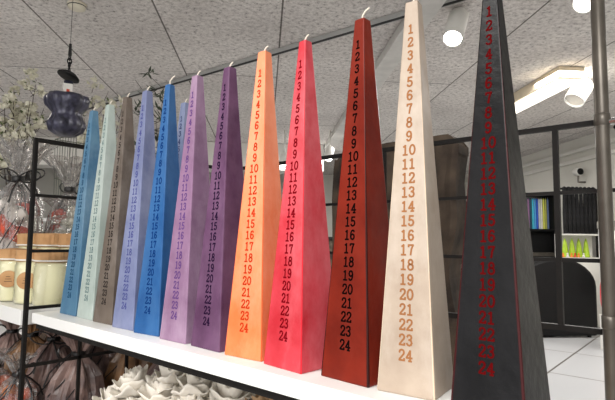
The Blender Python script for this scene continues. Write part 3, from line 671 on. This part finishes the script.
# black garments hanging on a rail
a_ = 6.08; b0_, z0_ = bz(559, 188, a_); b1_, z1_ = bz(597, 234, a_); b1_ = min(b1_, 4.32)
t = rthing('clothes_rail', a_, (b0_+b1_)/2, 0, 'dark rail carrying the black cloths by the right wall', 'rail')
hw_ = (b1_-b0_)/2+.03
bm = BM(); box(bm, -hw_, hw_, -.012, .012, z0_-.02, z0_+.004); new('crossbar', bm, black, t)
for s in (-1, 1):
    bm = BM(); box(bm, s*hw_-.012, s*hw_+.012, -.012, .012, 0, z0_-.02); new('leg', bm, black, t)
for k in range(8):
    b_ = b0_+.04+(b1_-b0_-.08)*k/7; bm = BM(); hL = z0_-z1_
    lathe(bm, [(.012, -hL), (.024, -hL+.01), (.025, -hL*.5), (.021, -.06), (.025, -.01), (.024, .02), (.01, .035)], 16, wob=lambda a, z, k=k: 1+.15*math.sin(4*a+k)+.1*math.sin(7*a+z*20))
    vs = bm.verts[:]; o = new('hanging_cloth', bm, black_cloth, None, smooth=True); o.location = ab(a_-.05, b_, z0_-.02); o.scale = (1, 1, 1)
    tag(o, 'black cloth bundle hanging in the row by the far right wall', 'cloth', 'black cloths on the rail')
# white shelf with green tree candles
a_ = 5.9; b0_, _ = bz(561, 250, a_); b1_, _ = bz(598, 250, a_); _, zs = bz(575, 257.5, a_-.1); _, zt = bz(575, 238, a_)
t = rthing('white_cabinet', a_-.15, b0_, 0, 'white cabinet under the green cone candles by the right wall', 'cabinet')
bm = BM(); box(bm, 0, b1_-b0_, 0, .28, .0, zs); new('body', bm, white_paint, t, bevel=.004)
bm = BM(); box(bm, .0, b1_-b0_, .26, .28, zs+.0005, zt+.03); new('back_panel', bm, white_paint, t)
bm = BM(); box(bm, .0, b1_-b0_, 0, .28, zt+.031, zt+.05); new('canopy', bm, white_paint, t)
green = mat('lime_green', (160, 196, 40), .5, 0, (186, 216, 62), 20)
for k, px in enumerate((565, 572, 579, 586)):
    b_ = bz(px, 248, a_)[0]; bm = BM(); hh = (zt-zs)*.98
    lathe(bm, [(.036, 0), (.039, hh*.06), (.034, hh*.3), (.026, hh*.6), (.017, hh*.85), (.003, hh)], 20, wob=lambda a, z: 1+.06*math.sin(8*a+z*80))
    o = new('cone_candle', bm, green, None, smooth=True); o.location = ab(a_, b_, zs+.0005)
    tag(o, ('leftmost', 'second from left', 'third from left', 'rightmost')[k]+' of the lime green cone candles on the white cabinet', 'candle', 'green cone candles')
for k, px in enumerate((562.5, 567, 571, 574.5, 578, 583)):
    b_ = bz(px+.6, 254, a_-.09)[0]; bm = BM()
    lathe(bm, [(.014, 0), (.018, .01), (.012, .03), (.004, .036)], 12); lathe(bm, [(.004, .034), (.011, .04), (.011, .05), (.003, .057)], 12)
    o = new('figurine', bm, orange if k % 2 == 0 else (white_paint if k != 3 else red), None, smooth=True); o.location = ab(a_-.09, b_, zs+.0005)
    tag(o, ('orange', 'white', 'orange', 'red', 'orange', 'white')[k]+' little figurine in front of the '+('leftmost', 'leftmost', 'second', 'second', 'third', 'third')[k]+' green cone candle', 'figurine', 'figurines before the green candles')
# black armchair
a_ = 5.1; b0_, _ = bz(520, 290, a_); b1_, _ = bz(598, 300, a_); _, zt = bz(560, 259, a_); wc = b1_-b0_
t = rthing('armchair', a_, (b0_+b1_)/2, 0, 'large black armchair with rounded back behind the rack', 'armchair')
def rounded(bm, w, dpt, z0, z1, y0, rad):
    pts = [(-w/2, z0), (w/2, z0), (w/2, z1-rad)]+[(w/2-rad*1.3*(1-math.cos(a)), z1-rad+rad*math.sin(a)) for a in [PI/2*i/8 for i in range(1, 9)]]+[(-w/2+rad*1.3*(1-math.sin(a)), z1-rad+rad*math.cos(a)) for a in [PI/2*i/8 for i in range(0, 8)]]+[(-w/2, z1-rad)]
    f = [bm.verts.new((x, y0, z)) for x, z in pts]; b = [bm.verts.new((x, y0+dpt, z)) for x, z in pts]
    bm.faces.new(f); bm.faces.new(b)
    for i in range(len(pts)): bm.faces.new((f[i], f[(i+1) % len(pts)], b[(i+1) % len(pts)], b[i]))
leather = mat('black_leather', (10, 10, 11), .6, 0, (15, 15, 16), 6, .3, 60, spec=.25)
bm = BM(); rounded(bm, wc, .16, .02, zt, 0, .30); new('backrest', bm, leather, t, bevel=.03)
bm = BM(); box(bm, -wc/2+.1, wc/2-.1, .165, .55, .12, .42); new('seat', bm, leather, t, bevel=.04)
for s in (-1, 1):
    bm = BM(); x0 = s*(wc/2-.045); box(bm, x0-.045, x0+.045, .165, .6, .08, .6); new('armrest', bm, leather, t, bevel=.035)
    for y_ in (.05, .5):
        bm = BM(); lathe(bm, [(.02, 0), (.025, .078)], 12, mtx=Matrix.Translation((s*(wc/2-.08), y_, 0))); new('leg', bm, black, t)
# white hanging cloths with grey fringe by the right wall, and a red cushion on a white box
a_ = 4.9; b0_, z0_ = bz(598, 222, a_); b1_ = bz(640, 222, a_)[0]; b1_ = min(b1_, 4.35)
t = rthing('white_curtain', a_, b0_, 0, 'white fabric panel with grey fringed top right of the green candles', 'curtain')
nn = 40; bm = BM(); rows = []
for z in (zb(600, 300, a_).z, z0_-.04):
    rows.append([[bm.verts.new(((b1_-b0_)*i/nn, .02*math.sin(i*1.1)+yy, z)) for i in range(nn+1)] for yy in (0, .006)])
for s in (0, 1):
    for i in range(nn): bm.faces.new((rows[0][s][i], rows[0][s][i+1], rows[1][s][i+1], rows[1][s][i]))
for r_ in (0, 1):
    for i in range(nn): bm.faces.new((rows[r_][0][i], rows[r_][0][i+1], rows[r_][1][i+1], rows[r_][1][i]))
new('panel', bm, white_board, t, True)
bm = BM(); rnd = random.Random(4)
for i in range(50):
    x_ = (b1_-b0_)*i/49; y_ = .02*math.sin(nn*i/49*1.1); box(bm, x_-.004, x_+.004, y_-.006, y_+.012, z0_-.04-rnd.uniform(.02, .05), z0_+rnd.uniform(0, .02))
new('fringe', bm, mat('grey_fringe', (120, 118, 112), .9), t)
a_ = 4.3; p = ona(616, 300, a_); bb = p.dot(B); _, zl = bz(612, 318, a_); _, zh = bz(612, 274, a_)
t = rthing('white_plinth', a_, bb+.06, 0, 'white plinth at the right picture edge under the red cushion', 'plinth')
bm = BM(); box(bm, -.05, .28, -.05, .25, 0, zl-.002); new('body', bm, white_paint, t, bevel=.004)
bm = BM(); bmesh.ops.create_icosphere(bm, subdivisions=4, radius=1)
for v in bm.verts:
    q = v.co; e = .55
    v.co = Vector((math.copysign(abs(q.x)**e, q.x)*.13, math.copysign(abs(q.y)**e, q.y)*.07, math.copysign(abs(q.z)**.7, q.z)*(zh-zl)/2))
o = new('red_cushion', bm, mat('red_fabric', (200, 24, 44), .7, 0, (220, 40, 60), 8), None, smooth=True); o.location = ab(a_+.08, bb+.058, (zh+zl)/2); o.rotation_euler = (0, 0, ROOM)
tag(o, 'bright red cushion at the right picture edge beyond the pole', 'cushion')
# security camera above the black cloths
p = onb(578, 172, 4.3); t = thing('security_camera', p, 'small white and black camera on the far right wall above the black cloths', 'camera')
cd = -A
bm = BM(); lathe(bm, [(.04, -.06), (.055, -.05), (.055, .04), (.05, .05)], 24, mtx=axis_matrix(Vector((0, 0, 0)), cd)); new('housing', bm, white_paint, t, True)
bm = BM(); lathe(bm, [(.045, .04), (.045, .056), (.02, .06)], 24, mtx=axis_matrix(Vector((0, 0, 0)), cd)); new('lens', bm, black_plastic, t, True)
bm = BM(); tube(bm, [(0, 0, -.04), (0, 0, -.14), tuple(B*.1+Vector((0, 0, -.14)))], .014, 8); new('bracket', bm, polem, t)
# small dark shelf corner seen between candles: counter with monitor far behind
t = rthing('shop_counter', 8.6, .1, 0, 'dark counter far behind, seen between the red and brown candles', 'counter')
bm = BM(); box(bm, -1.6, 1.2, 0, .5, 0, 1.05); new('body', bm, wood_dark, t, bevel=.01)
bm = BM(); box(bm, -1.65, 1.25, -.05, .55, 1.051, 1.09); new('worktop', bm, black_plastic, t, bevel=.004)

# ================================================================== LIGHT
w = bpy.data.worlds.new('world'); bpy.context.scene.world = w; w.use_nodes = True
w.node_tree.nodes['Background'].inputs[0].default_value = (1, .98, .96, 1); w.node_tree.nodes['Background'].inputs[1].default_value = 1.25
def area(loc, target, power, size, col=(1, .97, .93), shape='SQUARE', sy=None):  # bare overhead lamps; only the fluorescent one has a fixture
    ld = bpy.data.lights.new('overhead_area_light', 'AREA'); ld.energy = power; ld.size = size; ld.color = col
    if sy: ld.shape = 'RECTANGLE'; ld.size_y = sy
    lo = bpy.data.objects.new('overhead_area_light', ld); C.objects.link(lo); lo.location = loc
    lo.rotation_euler = (Vector(target)-Vector(loc)).to_track_quat('-Z', 'Y').to_euler()
def spot(loc, target, power, ang=60, r=.05, col=(1, .97, .92), blend=.6):
    ld = bpy.data.lights.new('track_spot', 'SPOT'); ld.energy = power; ld.spot_size = math.radians(ang); ld.spot_blend = blend; ld.shadow_soft_size = r; ld.color = col
    lo = bpy.data.objects.new('track_spot', ld); C.objects.link(lo); lo.location = loc
    lo.rotation_euler = (Vector(target)-Vector(loc)).to_track_quat('-Z', 'Y').to_euler()
area(ab(-1.7, -.8, 2.46), ab(-1.7, -.8, 0), 80, 1.4)  # added unseen lamp behind the camera, brightens the ceiling by floor bounce
spot((-.75, -.75, 2.3), (-.42, .5, .86), 48, 38, .05, blend=1.0)
area(ab(3.5, 2.6, 2.46), ab(3.5, 2.6, 0), 60, 1.2)
area(ab(7.2, 1.2, 2.3), ab(7.2, 1.2, 0), 60, 1.5)
area(ab(4.5, -2.5, 2.46), ab(4.5, -2.5, 0), 55, 1.2, (1, .93, .85))
area(ab(a0+.75, b0, CEIL-.13), ab(a0+.75, b0, 0), 10, .19, (1, .96, .88), sy=1.4)
sc = bpy.context.scene
sc.view_settings.view_transform = 'Standard'; sc.view_settings.look = 'None'; sc.view_settings.gamma = 1; sc.view_settings.exposure = .7
